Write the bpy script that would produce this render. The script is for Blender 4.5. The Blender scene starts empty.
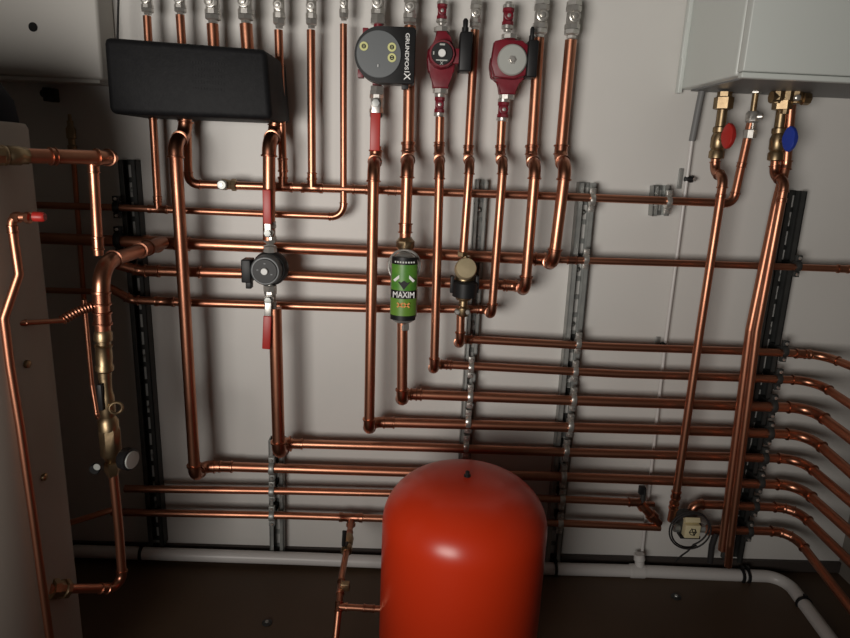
import bpy, bmesh, math, random
from mathutils import Vector, Matrix
random.seed(4)
C = bpy.context.scene.collection
# ------------------------------------------------------------------ camera
FPX, PITCH, ROLL, YAW = 639.0, math.radians(14.27), math.radians(2.464), math.radians(1.53)
CAM = Vector((0.0, -1.8, 1.26))
F = Vector((math.sin(YAW)*math.cos(PITCH), math.cos(YAW)*math.cos(PITCH), -math.sin(PITCH)))
R0 = F.cross(Vector((0, 0, 1))).normalized(); U0 = R0.cross(F)
R = math.cos(ROLL)*R0 + math.sin(ROLL)*U0
U = -math.sin(ROLL)*R0 + math.cos(ROLL)*U0
cd = bpy.data.cameras.new('camera'); cam = bpy.data.objects.new('camera', cd); C.objects.link(cam)
cd.sensor_width = 36.0; cd.lens = FPX/850*36.0; cd.clip_start = .02
m = Matrix.Identity(4)
for i in range(3):
    m[i][0] = R[i]; m[i][1] = U[i]; m[i][2] = -F[i]; m[i][3] = CAM[i]
cam.matrix_world = m
bpy.context.scene.camera = cam

def P(px, py, d):
    """world point seen at photo pixel, standing d metres off the back wall (wall is y=0)"""
    v = F*FPX + R*(px-425) + U*(319-py)
    return CAM + v*((-d-CAM.y)/v.y)
def S(p):
    """metres per pixel at a world point"""
    return (p-CAM).dot(F)/FPX

# ------------------------------------------------------------------ materials
def mat(name, col, rough=.5, metal=0., noise=0., nscale=8., col2=None, bump=0., bscale=60., coat=0., spec=None, rvar=0.):
    M = bpy.data.materials.new(name); M.use_nodes = True
    nt = M.node_tree; b = nt.nodes['Principled BSDF']
    b.inputs['Base Color'].default_value = (*col, 1); b.inputs['Roughness'].default_value = rough
    b.inputs['Metallic'].default_value = metal
    if coat: b.inputs['Coat Weight'].default_value = coat; b.inputs['Coat Roughness'].default_value = .12
    if spec is not None: b.inputs['Specular IOR Level'].default_value = spec
    tc = nt.nodes.new('ShaderNodeTexCoord')
    if col2 is not None:
        n = nt.nodes.new('ShaderNodeTexNoise'); n.inputs['Scale'].default_value = nscale; n.inputs['Detail'].default_value = 5
        r = nt.nodes.new('ShaderNodeValToRGB')
        r.color_ramp.elements[0].position = .5-noise; r.color_ramp.elements[1].position = .5+noise
        r.color_ramp.elements[0].color = (*col, 1); r.color_ramp.elements[1].color = (*col2, 1)
        nt.links.new(tc.outputs['Object'], n.inputs['Vector']); nt.links.new(n.outputs['Fac'], r.inputs['Fac'])
        nt.links.new(r.outputs['Color'], b.inputs['Base Color'])
        if rvar:
            mr = nt.nodes.new('ShaderNodeMapRange'); mr.inputs['To Min'].default_value = rough-rvar; mr.inputs['To Max'].default_value = rough+rvar
            nt.links.new(n.outputs['Fac'], mr.inputs['Value']); nt.links.new(mr.outputs['Result'], b.inputs['Roughness'])
    if bump:
        n2 = nt.nodes.new('ShaderNodeTexNoise'); n2.inputs['Scale'].default_value = bscale; n2.inputs['Detail'].default_value = 4
        bp = nt.nodes.new('ShaderNodeBump'); bp.inputs['Strength'].default_value = bump; bp.inputs['Distance'].default_value = .002
        nt.links.new(tc.outputs['Object'], n2.inputs['Vector']); nt.links.new(n2.outputs['Fac'], bp.inputs['Height'])
        nt.links.new(bp.outputs['Normal'], b.inputs['Normal'])
    return M
M = dict(
    wall=mat('wall_board', (.60, .585, .555), .5, 0, .25, 2.2, (.66, .645, .615), .08, 30),
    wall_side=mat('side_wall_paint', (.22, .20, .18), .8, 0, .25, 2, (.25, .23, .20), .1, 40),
    floor=mat('floor_brown', (.075, .045, .025), .55, 0, .25, 3, (.10, .062, .035), .1, 50),
    base=mat('wall_foot_dark', (.05, .04, .035), .6),
    copper=mat('copper', (.60, .275, .17), .38, 1, .22, 9, (.44, .18, .11), .04, 80, rvar=.10),
    copfit=mat('copper_fitting', (.54, .25, .155), .31, 1, .2, 25, (.36, .15, .095), .08, 60, rvar=.08),
    brass=mat('brass', (.42, .31, .18), .40, 1, .2, 40, (.28, .20, .12), .1, 90),
    brassm=mat('brass_matt', (.52, .43, .27), .5, .5, .2, 40, (.44, .36, .22), .1, 90),
    chrome=mat('nickel', (.62, .60, .56), .3, .75, .2, 40, (.52, .50, .47), .06, 90),
    steel=mat('galvanised', (.38, .39, .37), .45, .6, .2, 30, (.28, .29, .28), .05, 60),
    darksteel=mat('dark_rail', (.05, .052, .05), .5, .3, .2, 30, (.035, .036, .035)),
    slot=mat('bare_steel', (.6, .6, .57), .35, 1),
    black=mat('black_plastic', (.009, .009, .0095), .45, 0, .2, 30, (.013, .013, .014), spec=.3),
    foam=mat('black_foam', (.006, .006, .007), .6, 0, .2, 90, (.010, .010, .011), .2, 220, spec=.18),
    rubber=mat('rubber', (.02, .018, .018), .7),
    grey=mat('grey_plate', (.11, .12, .125), .4),
    lgrey=mat('light_grey_plate', (.44, .45, .42), .42, .3),
    red=mat('red_lever', (.42, .022, .016), .42),
    redpump=mat('red_cast', (.19, .007, .018), .42, 0, .2, 30, (.14, .005, .014), .12, 90),
    blue=mat('blue_handle', (.02, .05, .36), .4),
    tank=mat('red_enamel', (.70, .043, .009), .30, 0, .3, 5, (.68, .040, .009), .02, 20),
    enamel=mat('white_enamel', (.60, .63, .60), .35, 0, .3, 2, (.58, .61, .58)),
    casing=mat('white_casing', (.42, .38, .335), .6, 0, .3, 2, (.38, .345, .30)),
    cabinet=mat('cabinet_white', (.48, .46, .425), .5, 0, .3, 2, (.53, .51, .47)),
    pvc=mat('white_pvc', (.62, .60, .58), .35),
    conduit=mat('grey_conduit', (.17, .17, .17), .5),
    white=mat('white_mark', (.8, .8, .78), .5),
    cream=mat('cream_label', (.66, .58, .36), .6),
    yellow=mat('yellow_ring', (.62, .62, .26), .5),
    green=mat('green_label', (.035, .20, .025), .4, 0, .25, 45, (.14, .30, .04)),
    lime=mat('lime_label', (.13, .27, .035), .4),
    orange=mat('orange_mark', (.75, .30, .06), .5),
    navy=mat('dark_lid', (.008, .008, .012), .8, spec=.15),
    hole=mat('hole_dark', (.006, .006, .006), .9),
)
# ------------------------------------------------------------------ mesh helpers
def frame(ax):
    ax = ax.normalized()
    h = Vector((0, -1, 0)) if abs(ax.y) < .9 else Vector((1, 0, 0))
    s = ax.cross(h).normalized(); return ax, s.cross(ax).normalized(), s     # axis, front, side
class MB:
    def __init__(s): s.b = bmesh.new()
    def sweep(s, pts, radii, n=16, cap=True, flat=False):
        b = s.b; k = len(pts)
        if not isinstance(radii, (list, tuple)): radii = [radii]*k
        T = [(pts[min(i+1, k-1)]-pts[max(i-1, 0)]).normalized() for i in range(k)]
        u = frame(T[0])[1]; rings = []
        for i in range(k):
            u = (u-T[i]*u.dot(T[i]))
            u = u.normalized() if u.length > 1e-6 else frame(T[i])[1]
            v = T[i].cross(u)
            rings.append([b.verts.new(pts[i]+(u*math.cos(2*math.pi*j/n)+v*math.sin(2*math.pi*j/n))*radii[i]) for j in range(n)])
        for i in range(k-1):
            for j in range(n):
                f = b.faces.new((rings[i][j], rings[i][(j+1) % n], rings[i+1][(j+1) % n], rings[i+1][j])); f.smooth = not flat
        if cap:
            b.faces.new(rings[0][::-1]); b.faces.new(rings[-1])
        return s
    def lathe(s, o, ax, prof, n=20, rot=0., flat=False):
        """prof = [(t, r)...] along ax from o"""
        b = s.b; a, u, v = frame(ax); rings = []
        for t, r in prof:
            rings.append([b.verts.new(o+a*t+(u*math.cos(2*math.pi*j/n+rot)+v*math.sin(2*math.pi*j/n+rot))*max(r, 1e-5)) for j in range(n)])
        for i in range(len(prof)-1):
            for j in range(n):
                f = b.faces.new((rings[i][j], rings[i][(j+1) % n], rings[i+1][(j+1) % n], rings[i+1][j])); f.smooth = not flat
        b.faces.new(rings[0][::-1]); b.faces.new(rings[-1])
        return s
    def box(s, c, sx, sy, sz, X=None, Y=None, Z=None, bev=0., taper=1.):
        X = X or Vector((1, 0, 0)); Y = Y or Vector((0, 1, 0)); Z = Z or Vector((0, 0, 1))
        vs = []
        for i in (-1, 1):
            for j in (-1, 1):
                for k in (-1, 1):
                    t = taper if j < 0 else 1.
                    vs.append(s.b.verts.new(c+X*(i*sx/2*t)+Y*(j*sy/2)+Z*(k*sz/2*t)))
        fs = [s.b.faces.new([vs[q] for q in f]) for f in ((0, 1, 3, 2), (4, 6, 7, 5), (0, 4, 5, 1), (2, 3, 7, 6), (0, 2, 6, 4), (1, 5, 7, 3))]
        if bev:
            es = list({e for f in fs for e in f.edges})
            bmesh.ops.bevel(s.b, geom=es, offset=bev, segments=3, profile=.5, affect='EDGES')
        return s
    def prism(s, out, ex, bev=0.):
        """outline of world points, extruded by vector ex"""
        a = [s.b.verts.new(p) for p in out]; c = [s.b.verts.new(p+ex) for p in out]; n = len(out)
        fs = [s.b.faces.new(a[::-1]), s.b.faces.new(c)]
        for i in range(n): fs.append(s.b.faces.new((a[i], a[(i+1) % n], c[(i+1) % n], c[i])))
        if bev:
            es = list({e for f in fs for e in f.edges})
            bmesh.ops.bevel(s.b, geom=es, offset=bev, segments=3, profile=.5, affect='EDGES')
        return s
    def sphere(s, c, r, sc=(1, 1, 1), n=16):
        mm = Matrix.Translation(c) @ Matrix.Diagonal((r*sc[0], r*sc[1], r*sc[2], 1))
        q = bmesh.ops.create_uvsphere(s.b, u_segments=n, v_segments=n//2+2, radius=1, matrix=mm)
        for v in q['verts']:
            for f in v.link_faces: f.smooth = True
        return s
    def ring(s, c, ax, Rr, r, n=28, k=8):
        a, u, v = frame(ax)
        pts = [c+(u*math.cos(2*math.pi*i/n)+v*math.sin(2*math.pi*i/n))*Rr for i in range(n+1)]
        return s.sweep(pts, r, k)
    def build(s, name, m_, parent=None):
        bmesh.ops.recalc_face_normals(s.b, faces=s.b.faces)
        if parent is None:
            lo = Vector([min(v.co[i] for v in s.b.verts) for i in range(3)]); hi = Vector([max(v.co[i] for v in s.b.verts) for i in range(3)])
            org = Vector(((lo.x+hi.x)/2, (lo.y+hi.y)/2, lo.z))
        else: org = ORG[parent]
        for v in s.b.verts: v.co -= org
        for e in s.b.edges:
            if len(e.link_faces) == 2 and e.calc_face_angle(0) > .7: e.smooth = False
        for f in s.b.faces: f.smooth = True
        me = bpy.data.meshes.new(name); s.b.to_mesh(me); s.b.free(); me.materials.append(M[m_])
        o = bpy.data.objects.new(name, me); C.objects.link(o); ORG[o] = org
        if parent is None: o.location = org
        else: o.parent = parent
        return o
ORG = {}
def tag(o, label=None, cat=None, group=None, kind=None):
    if label: o['label'] = label
    if cat: o['category'] = cat
    if group: o['group'] = group
    if kind: o['kind'] = kind
    return o
def thing(name, loc, label, cat, group=None):
    o = bpy.data.objects.new(name, None); C.objects.link(o); o.location = loc; o.empty_display_size = .03
    ORG[o] = Vector(loc); return tag(o, label, cat, group)
def struct(o): o['kind'] = 'structure'; return o

# ------------------------------------------------------------------ pipes
FR, BK = .14, .07
def resolve(pts):
    out = []
    ext = not isinstance(pts[-1], Vector) and pts[-1][0] != 'to' and pts[-1][0] > 825 and pts[-1][2] > .19 and pts[-1][1] < 600
    for p in pts:
        if isinstance(p, Vector): out.append(p)
        elif p[0] == 'to': q = out[-1]; out.append(Vector((q.x, -p[1], q.z-(p[2] if len(p) > 2 else 0))))
        else: out.append(P(*p))
    if ext: out[-1] = out[-2]+(out[-1]-out[-2])*1.9
    return out
def fillet(V, rad):
    """round the corners; returns path and list of (arc points, corner index)"""
    path = [V[0]]; arcs = []
    for i in range(1, len(V)-1):
        a, b, c = V[i-1], V[i], V[i+1]
        d1 = (a-b); d2 = (c-b); l1, l2 = d1.length, d2.length; d1.normalize(); d2.normalize()
        ang = math.pi-d1.angle(d2)                 # turning angle
        if ang < math.radians(4): path.append(b); continue
        t = min(rad*math.tan(ang/2), .47*l1, .47*l2); rr = t/math.tan(ang/2)
        ctr = b+(d1+d2).normalized()*(rr/math.cos(ang/2))
        s0 = b+d1*t-ctr; s1 = b+d2*t-ctr; n = max(3, int(math.degrees(ang)/9)); axn = s0.cross(s1).normalized()
        arc = [ctr+Matrix.Rotation(ang*k/n, 3, axn) @ s0 for k in range(n+1)]
        path += arc
        if ang > math.radians(15): arcs.append(arc)
    path.append(V[-1]); return path, arcs
def elbow_mesh(arc, r):
    t0 = (arc[1]-arc[0]).normalized(); t1 = (arc[-1]-arc[-2]).normalized()
    e = r*.62
    def bead(sg): return [(0, 1.14), (.28, 1.14), (.38, 1.30), (.62, 1.30), (.72, 1.14), (1, 1.14)]
    pts = []; rr = []
    for t, k in ((1.0, 1.06), (.98, 1.15), (.92, 1.30), (.55, 1.30), (.45, 1.13)):
        pts.append(arc[0]-t0*e*t); rr.append(r*k)
    for a in arc: pts.append(a); rr.append(r*1.12)
    for t, k in ((.45, 1.13), (.55, 1.30), (.92, 1.30), (.98, 1.15), (1.0, 1.06)):
        pts.append(arc[-1]+t1*e*t); rr.append(r*k)
    return MB().sweep(pts, rr, 18)
def coupling_mesh(c, ax, r, L):
    h = L/2
    return MB().lathe(c-ax.normalized()*h, ax, [(0, r*1.05), (.001, r*1.28), (L*.14, r*1.28), (L*.18, r*1.13), (L*.82, r*1.13), (L*.86, r*1.28), (L-.001, r*1.28), (L, r*1.05)], 20)
def pipe(label, pts, w, fits=(), rad=None, elbows=True, name='copper_pipe', m_='copper', cat='pipe', group=None, wref=0):
    """fits: ('c', px, py, d, length_px) coupling or ('t', ..., branch point) on the run"""
    V = resolve(pts); r = w/2*S(V[wref])
    path, arcs = fillet(V, rad or r*2.3)
    o = MB().sweep(path, r, 16).build(name, m_); tag(o, label, cat, group)
    if elbows:
        for a in arcs: elbow_mesh(a, r).build('elbow', 'copfit', o)
    for f in fits:
        c = P(*f[1:4])
        # nearest segment for direction
        best = min(range(len(path)-1), key=lambda i: (path[i]+(path[i+1]-path[i])*max(0, min(1, (c-path[i]).dot(path[i+1]-path[i])/((path[i+1]-path[i]).length_squared+1e-9)))-c).length)
        a, b = path[best], path[best+1]; ax = (b-a).normalized(); c = a+ax*(c-a).dot(ax)
        L = f[4]*S(c); mb = coupling_mesh(c, ax, r, L)
        if f[0] == 't':
            q = f[5] if isinstance(f[5], Vector) else P(*f[5]); d = (q-c); d = (d-ax*d.dot(ax)).normalized(); k = f[6] if len(f) > 6 else r
            mb.lathe(c, d, [(0, k*1.12), (r*1.9, k*1.12), (r*1.95, k*1.28), (r*2.5, k*1.28), (r*2.55, k*1.04)], 18)
            mb.build('tee_fitting', 'copfit', o)
        else: mb.build('coupling', 'copfit', o)
    o['r'] = r; del o['r']; return o

# ------------------------------------------------------------------ room
XR = P(838, 566, 0).x; XL = -1.55; ZC = 2.4; YF = -3.1
def slab(name, c, sx, sy, sz, m_): return struct(MB().box(Vector(c), sx, sy, sz).build(name, m_))
slab('floor', ((XL+XR)/2, YF/2, -.03), XR-XL+.2, -YF+.1, .06, 'floor')
slab('wall_back', ((XL+XR)/2, .03, ZC/2), XR-XL+.2, .06, ZC, 'wall')
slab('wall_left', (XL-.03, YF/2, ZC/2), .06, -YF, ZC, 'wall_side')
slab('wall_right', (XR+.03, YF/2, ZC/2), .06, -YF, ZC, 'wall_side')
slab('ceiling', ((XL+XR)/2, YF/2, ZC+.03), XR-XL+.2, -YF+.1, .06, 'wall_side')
slab('dark_strip_back', ((XL+XR)/2, -.006, .022), XR-XL, .012, .036, 'base')  # thin plain dark strip along the foot of the back wall
for k, (px, py) in enumerate(((33, 27),)): pass
# marks on the wall / floor
for px, py, lab in ((267, 623, 'small round metal cap set in the brown floor left of the red tank'), (676, 597, 'small round cap in dark floor in front of the white drain pipe')):
    v = F*FPX+R*(px-425)+U*(319-py); c = CAM+v*(-CAM.z/v.z); s = S(c)
    t = MB().lathe(Vector((c.x, c.y, 0)), Vector((0, 0, 1)), [(0, 5*s), (.002, 5*s), (.004, 4*s)], 20).build('floor_cap', 'darksteel'); tag(t, lab, 'cap')
    MB().lathe(Vector((c.x, c.y, .004)), Vector((0, 0, 1)), [(0, 2*s), (.003, 1.6*s)], 6).build('screw_head', 'steel', t)

# ------------------------------------------------------------------ rails
def rail(label, a, b, w, m_='steel', dep=.034, group='mounting rails on the back wall'):
    A, B = P(*a, .03), P(*b, .03); A.y = B.y = 0; ax = (B-A); L = ax.length; ax.normalize()
    s = S((A+B)/2); W = w*s; X = Vector((1, 0, 0)); X = (X-ax*X.dot(ax)).normalized(); Y = Vector((0, 1, 0)); Z = ax
    t = thing('mounting_rail', B, label, 'rail', group); th = .003; mid = (A+B)/2
    mb = MB()
    mb.box(mid+Vector((0, -.0015, 0))+X*(-W*.36), W*.28, th, L, X, Y, Z); mb.box(mid+Vector((0, -.0015, 0))+X*(W*.36), W*.28, th, L, X, Y, Z)
    n = max(1, int(L/.052)); g = L/n
    for i in range(n+1): mb.box(A+ax*min(max(i*g, .006), L-.006)+Vector((0, -.0015, 0)), W*.5, th, .014, X, Y, Z)
    mb.build('back_plate', m_, t)
    for sg in (-1, 1):
        mb = MB(); mb.box(mid+X*sg*(W/2-th/2)+Vector((0, -dep/2, 0)), th, dep, L, X, Y, Z)
        mb.box(mid+X*sg*(W*.36)+Vector((0, -dep+.0015, 0)), W*.28, th, L, X, Y, Z); mb.build('side_flange', m_, t)
    for i in range(1, n, 3):
        c = A+ax*(i+.5)*g+Vector((0, -.004, 0))
        mb = MB(); mb.lathe(c, Vector((0, -1, 0)), [(0, .008), (.003, .008), (.004, .006), (.005, .004), (.009, .003)], 6, flat=True); mb.build('bolt', 'slot', t)
    return t
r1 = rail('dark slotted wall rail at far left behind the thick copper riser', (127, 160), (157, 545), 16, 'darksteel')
r2 = rail('short slotted rail low on the wall, left of the red tank', (276, 440), (277, 552), 14)
r3 = rail('slotted grey rail running down behind the top of the red tank', (482, 180), (461, 520), 12)
r4 = rail('long galvanised slotted rail standing right of the red tank', (588, 183), (551, 578), 16)
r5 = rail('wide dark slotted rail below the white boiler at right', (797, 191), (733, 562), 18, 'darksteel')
r6 = rail('tiny piece of slotted rail behind the upper pipe near the white conduit', (662, 186), (660, 216), 16)
def rot_clamp(px, py, w, label, m_='chrome', ax=Vector((1, 0, 0)), d=BK, band=5, back=.004):
    c = P(px, py, d); s = S(c); r = w/2*s*1.12
    t = thing('pipe_clamp', c+Vector((0, 0, -r*1.5)), label, 'clamp', 'pipe clamps on the wall rails')
    L = band*s
    MB().lathe(c-ax*L/2, ax, [(0, r), (0, r*1.22), (L*.3, r*1.3), (L*.7, r*1.3), (L, r*1.22), (L, r)], 20).build('band', m_, t)
    for sg in (-1, 1):
        mb = MB(); z = Vector((0, 0, sg*(r*1.25+2.6*s)))
        mb.box(c+z, L*1.15, r*.9, 5.4*s, bev=.0008)
        mb.build('lug', m_, t)
        MB().lathe(c+z+Vector((0, -r*.5, 0)), Vector((0, -1, 0)), [(0, 1.7*s), (1.4*s, 1.6*s), (1.8*s, 1.2*s)], 6).build('screw', 'chrome', t)
    MB().box(Vector((c.x, (c.y+r*.6-back)/2, c.z)), L*.8, abs(c.y+r*.6+back), r*1.2).build('base_block', 'darksteel', t)
    return t
for px, py, w, pn in ((471, 367, 8, 'second pipe of the lower bundle'), (470, 396, 10, 'third pipe of the lower bundle'), (468, 421, 10, 'fourth pipe of the lower bundle'), (466, 446, 9, 'fifth pipe, just over the tank')):
    rot_clamp(px, py, w, 'clamp above the red tank, holding the '+pn)
for px, py, w, pn in ((592, 200, 9, 'uppermost long pipe near its top'), (586, 259, 7, 'thin pipe second from its top'), (578, 343, 8, 'third pipe from its top'), (575, 371, 8, 'fourth pipe from its top'), (573, 399, 10, 'fifth pipe from its top'), (570, 425, 10, 'sixth pipe from its top'), (566, 450, 9, 'seventh pipe from its top'), (563, 476, 10, 'eighth pipe from its top'), (562, 499, 8, 'second pipe from its foot'), (560, 523, 8, 'lowest pipe at its foot')):
    rot_clamp(px, py, w, 'clamp on the rail right of the tank, holding the '+pn)
for px, py, w, pn in ((797, 266, 8, 'thin straight pipe at its upper end'), (784, 351, 8, 'first curving pipe from top'), (778, 379, 8, 'second curving pipe from top'), (772.5, 406, 10, 'third curving pipe from top'), (769, 433, 10, 'fourth curving pipe from top'), (764, 458, 9, 'fifth curving pipe from top'), (760, 482, 9, 'sixth curving pipe from top'), (755, 506, 8, 'seventh curving pipe from top'), (749, 531, 8, 'lowest curving pipe')):
    rot_clamp(px, py, w, 'dark clamp under the boiler, holding the '+pn, 'darksteel', back=.001)
for py, w, pn in ((468, 10, 'topmost'), (491, 8, 'middle'), (515.5, 8, 'lowest')):
    rot_clamp(272, py, w, pn+' of the three clamps on the short rail left of the tank', 'steel')
for px, py, w, pn in ((117, 207, 8, 'upper'), (119, 240, 12, 'lower')):
    rot_clamp(px, py, w, pn+' black clamp beside the far left rail', 'black', band=6, back=.001)
rot_clamp(668, 202, 9, 'lone clamp on the tiny rail piece, holding the upper long pipe')

# ------------------------------------------------------------------ long pipe runs
def bend(y0, x1, pts): return pts
RB = [
 ('H6', (785, 352), [(822, 355, BK), (862, 372, .22)]),
]
# first: small column pipe -> lower bundle
pipe('slim copper pipe from brass-bodied filter with black collar, topmost of the lower bundle',
     [(461, 306, FR), (460, 346, FR), ('to', BK), (600, 346.5, BK), (765, 352, BK), (822, 355, BK), (866, 372, .2)], 8.5, [('c', 803, 353, BK, 16)], rad=.06)
pipe('slim copper riser under small black-faced red pump, turning right as second lower pipe',
     [(440, 117, BK), (439, 158, BK), ('to', FR, .012), (434, 372, FR), ('to', BK), (620, 374, BK), (760, 378.5, BK), (815, 381, BK), (868, 416, .3)], 9, [('c', 446, 366, BK, 12), ('c', 439, 150, BK, 10)], rad=.06)
pipe('copper pipe below the green-labelled filter bottle, turning right as third lower pipe',
     [(402.5, 318, FR), (402, 403, FR), ('to', BK), (600, 401.5, BK), (740, 406, BK), (810, 408, BK), (866, 450, .3)], 10.8, [('c', 416, 396, BK, 12)], rad=.06)
pipe('copper riser below the large black pump and its red lever, becoming fourth lower pipe',
     [(376, 146, BK), (375.5, 160, BK), ('to', FR, .012), (369, 432, FR), ('to', BK), (560, 427, BK), (735, 432, BK), (808, 435, BK), (864, 484, .3)], 11, [('c', 389, 420.5, BK, 12)], rad=.06)
pipe('fifth lower copper pipe, starting at the foot of the riser under the grey pump',
     [(288, 443.5, BK), (430, 447.5, BK), (560, 452, BK), (730, 457, BK), (800, 459, BK), (852, 503, .3)], 9, [('c', 297, 444, BK, 12)], rad=.06)
pipe('thick copper riser hanging below the black grey pump and red lever',
     [(275, 308, FR), (279, 455, FR), ('to', BK), (292, 443.7, BK)], 13.2)
pipe('tall thick copper riser emerging below the left part of black box',
     [(187, 98, BK), (184.5, 137, BK), ('to', FR, .012), (195, 478, FR), ('to', BK), (222, 466.5, BK)], 12.5)
pipe('long copper pipe from the tall left riser, passing behind the red tank top',
     [(216, 466.3, BK), (400, 472, BK), (545, 476, BK), (700, 482, BK), (798, 485, BK), (846, 528, .28)], 9.6, [('c', 226, 467, BK, 14)], rad=.06)
pipe('slender bright copper pipe, second from bottom, running right behind the tank',
     [(125, 488.5, BK), (290, 491, BK), (400, 493.5, BK), (560, 499, BK), (638, 502.5, BK)], 7.5, [('c', 634, 502.3, BK, 12)])
pipe('lowest slender copper pipe just above the white drain pipe, with tee left of tank',
     [(112, 512, BK), (290, 515.5, BK), (400, 519, BK), (560, 523, BK), (660, 527.5, BK)], 7.5, [('t', 351, 517.5, BK, 24, (348, 560, BK))])
pipe('short dark copper pipe curving right, second from bottom under the boiler',
     [(692, 520, BK), (692, 504, BK), (745, 506, BK), (795, 508, BK), (840, 552, .27)], 8.5, [('c', 790, 507.8, BK, 10)], rad=.06)
pipe('lowest dark copper pipe curving right beside the dark corner',
     [(706, 530, BK), (750, 530.5, BK), (792, 532, BK), (832, 584, .27)], 8.5, [('c', 714, 530, BK, 14), ('c', 787, 531.9, BK, 10)], rad=.06)
# upper horizontals
pipe('uppermost long copper pipe that turns up to the boiler at its right end',
     [(180, 15, BK), (187, 120, BK), (188.5, 184, BK), (360, 189.5, BK), (560, 196.5, BK), (733, 203.5, BK), (752, 118, BK)], 8.6,
     [('t', 283, 187, BK, 20, (280, 120, BK)), ('t', 312, 188, BK, 22, (310, 100, BK)), ('c', 360, 190, BK, 16), ('c', 392, 191, BK, 9), ('c', 741, 165, BK, 5)])
pipe('copper pipe second from top, turning up to a small valve at its right end',
     [(36, 205, BK), (118, 207.5, BK), (230, 212.5, BK), (343.5, 217, BK), (343.5, 24, BK)], 6.8, [('t', 158, 209, BK, 20, (156, 100, BK)), ('c', 331, 216.3, BK, 5)], rad=.032)
pipe('thick copper pipe third from top, joined by the large elbow at its left end',
     [(38, 238, BK), (118, 241, BK), (180, 243.5, BK), (370, 251.5, BK), (470, 256, BK), (546, 259.5, BK)], 11.5, [('t', 162, 242.7, BK, 36, (120, 262, .3)), ('c', 186, 243.8, BK, 8), ('c', 540, 259.3, BK, 12)])
pipe('thin copper pipe running right past the dark rail, level with third pipe',
     [(546, 259.5, BK), (700, 264, BK), (790, 267, BK), (870, 270, BK)], 7, [('c', 572, 260, BK, 10), ('c', 843, 269, BK, 12)])
pipe('stout copper riser at far right of the valve row, ending in an elbow',
     [(571, 40, BK), (560, 160, BK), ('to', FR, .012), (553, 264.5, FR), ('to', BK)], 12, [('c', 561, 150, BK, 10)])
pipe('stout copper riser beside the grey-faced pump, turning left as the fourth horizontal pipe',
     [(539, 38, BK), (531, 160, BK), ('to', FR, .012), (525, 291, FR), ('to', BK), (370, 280, BK), (240, 273.5, BK), (140, 270.5, BK), (108, 262, .10)], 11, [('c', 531, 150, BK, 10), ('c', 510, 286.5, BK, 14), ('c', 152, 271, BK, 16), ('c', 200, 272, BK, 3)])
pipe('slim copper riser below the grey-faced red pump, turning left as fifth horizontal pipe',
     [(502, 118, BK), (500, 158, BK), ('to', FR, .012), (491.5, 315.5, FR), ('to', BK), (370, 308.5, BK), (200, 303, BK), (132, 300, BK), (108, 287, .10)], 8.8, [('c', 500, 150, BK, 10), ('c', 165, 301.4, BK, 20)])
pipe('slim copper riser between the two red pumps, ending on brass-bodied filter',
     [(475, 30, BK), (468, 158, BK), ('to', FR, .012), (463, 256, FR)], 8.8, [('c', 469, 150, BK, 10)])
pipe('stout copper riser passing behind black pump down to the filter bottle',
     [(410, 26, BK), (408, 158, BK), ('to', FR, .012), (405, 240, FR)], 11.8, [('c', 408.5, 147, BK, 10), ('c', 405.5, 228, FR, 10)])
pipe('straight copper drop between black box and small valve, ending in the upper pipe',
     [(311, 30, BK), (312, 186, BK)], 8.6, [('c', 312, 176, BK, 7)])
pipe('copper drop right of the black box, ending in the upper pipe',
     [(278.5, 30, BK), (283.5, 185, BK)], 8.6, [('c', 283, 165, BK, 14)])
pipe('thick copper drop leaving underside of black box towards upper red lever of grey pump',
     [(246, 24, BK), (250, 80, BK), (277, 95, BK), (275, 136, BK), ('to', FR, .012), (269, 240, FR)], 12.8, [('c', 275.5, 122, BK, 8)])
pipe('copper pipe entering the black box top, third from left',
     [(212.5, 24, BK), (214, 50, BK), (214, 78, BK)], 11.5)
pipe('leftmost copper drop, passing behind black box to the second horizontal pipe',
     [(147, 16, BK), (158, 207, BK)], 8, [('c', 152.5, 118, BK, 3), ('c', 157, 198, BK, 4)])

# boiler pipes
pipe('slim copper pipe under the red-handled boiler valve, crossing all pipes in front',
     [(716, 150, .085), (714.5, 172, .085), ('to', FR, .012), (700, 330, FR), (676, 495, FR), (671, 520, .10)], 8.5, [('c', 721, 196, FR, 4), ('c', 674.5, 503, .115, 8)])
pipe('bright copper pipe under the blue-handled boiler valve, in front of its twin',
     [(776, 150, .10), (774, 176, .10), ('to', .155, .012), (757, 330, .155), (730, 545, .155), (728, 566, .14)], 8.5, [('c', 781, 200, .155, 4)])
pipe('darker copper pipe close beside and behind the blue-valve pipe',
     [(791, 105, .10), (786, 165, .10), (776, 205, .115), (750, 330, .122), (722, 550, .122)], 9.5)
# left side
pipe('copper drop below the upper left pipe, going down onto the large elbow',
     [(93, 160, .43), (98.5, 255, .43)], 10, [('c', 93.5, 168, .43, 10), ('c', 97.5, 243, .43, 14)])
pipe('very thick copper elbow pipe coming forward at left and turning down',
     [(163, 242.5, BK+.02), (100, 264, .43), (103, 330, .43)], 15, [('c', 101.5, 298, .43, 14), ('c', 102.5, 318, .43, 14), ('c', 140, 250, .21, 20)], rad=.055, wref=1)
pipe('thin copper pipe along the left of the brass valve column',
     [(84, 300, .40), (92, 385, .40), (97, 415, .41), (108, 430, .43)], 4.5)
pipe('thin dark copper pipe climbing to the air vent at upper left',
     [(73, 152, .035), (84, 300, .035), (90, 360, .035)], 5)
pipe('dark copper pipe behind the cylinder, short run level with fifth pipe',
     [(40, 290, .06), (110, 292, .06)], 6)
pipe('dim copper pipe slanting from cylinder bottom to the left valve column',
     [(66, 524, .34), (118, 508, .34)], 6)
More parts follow.
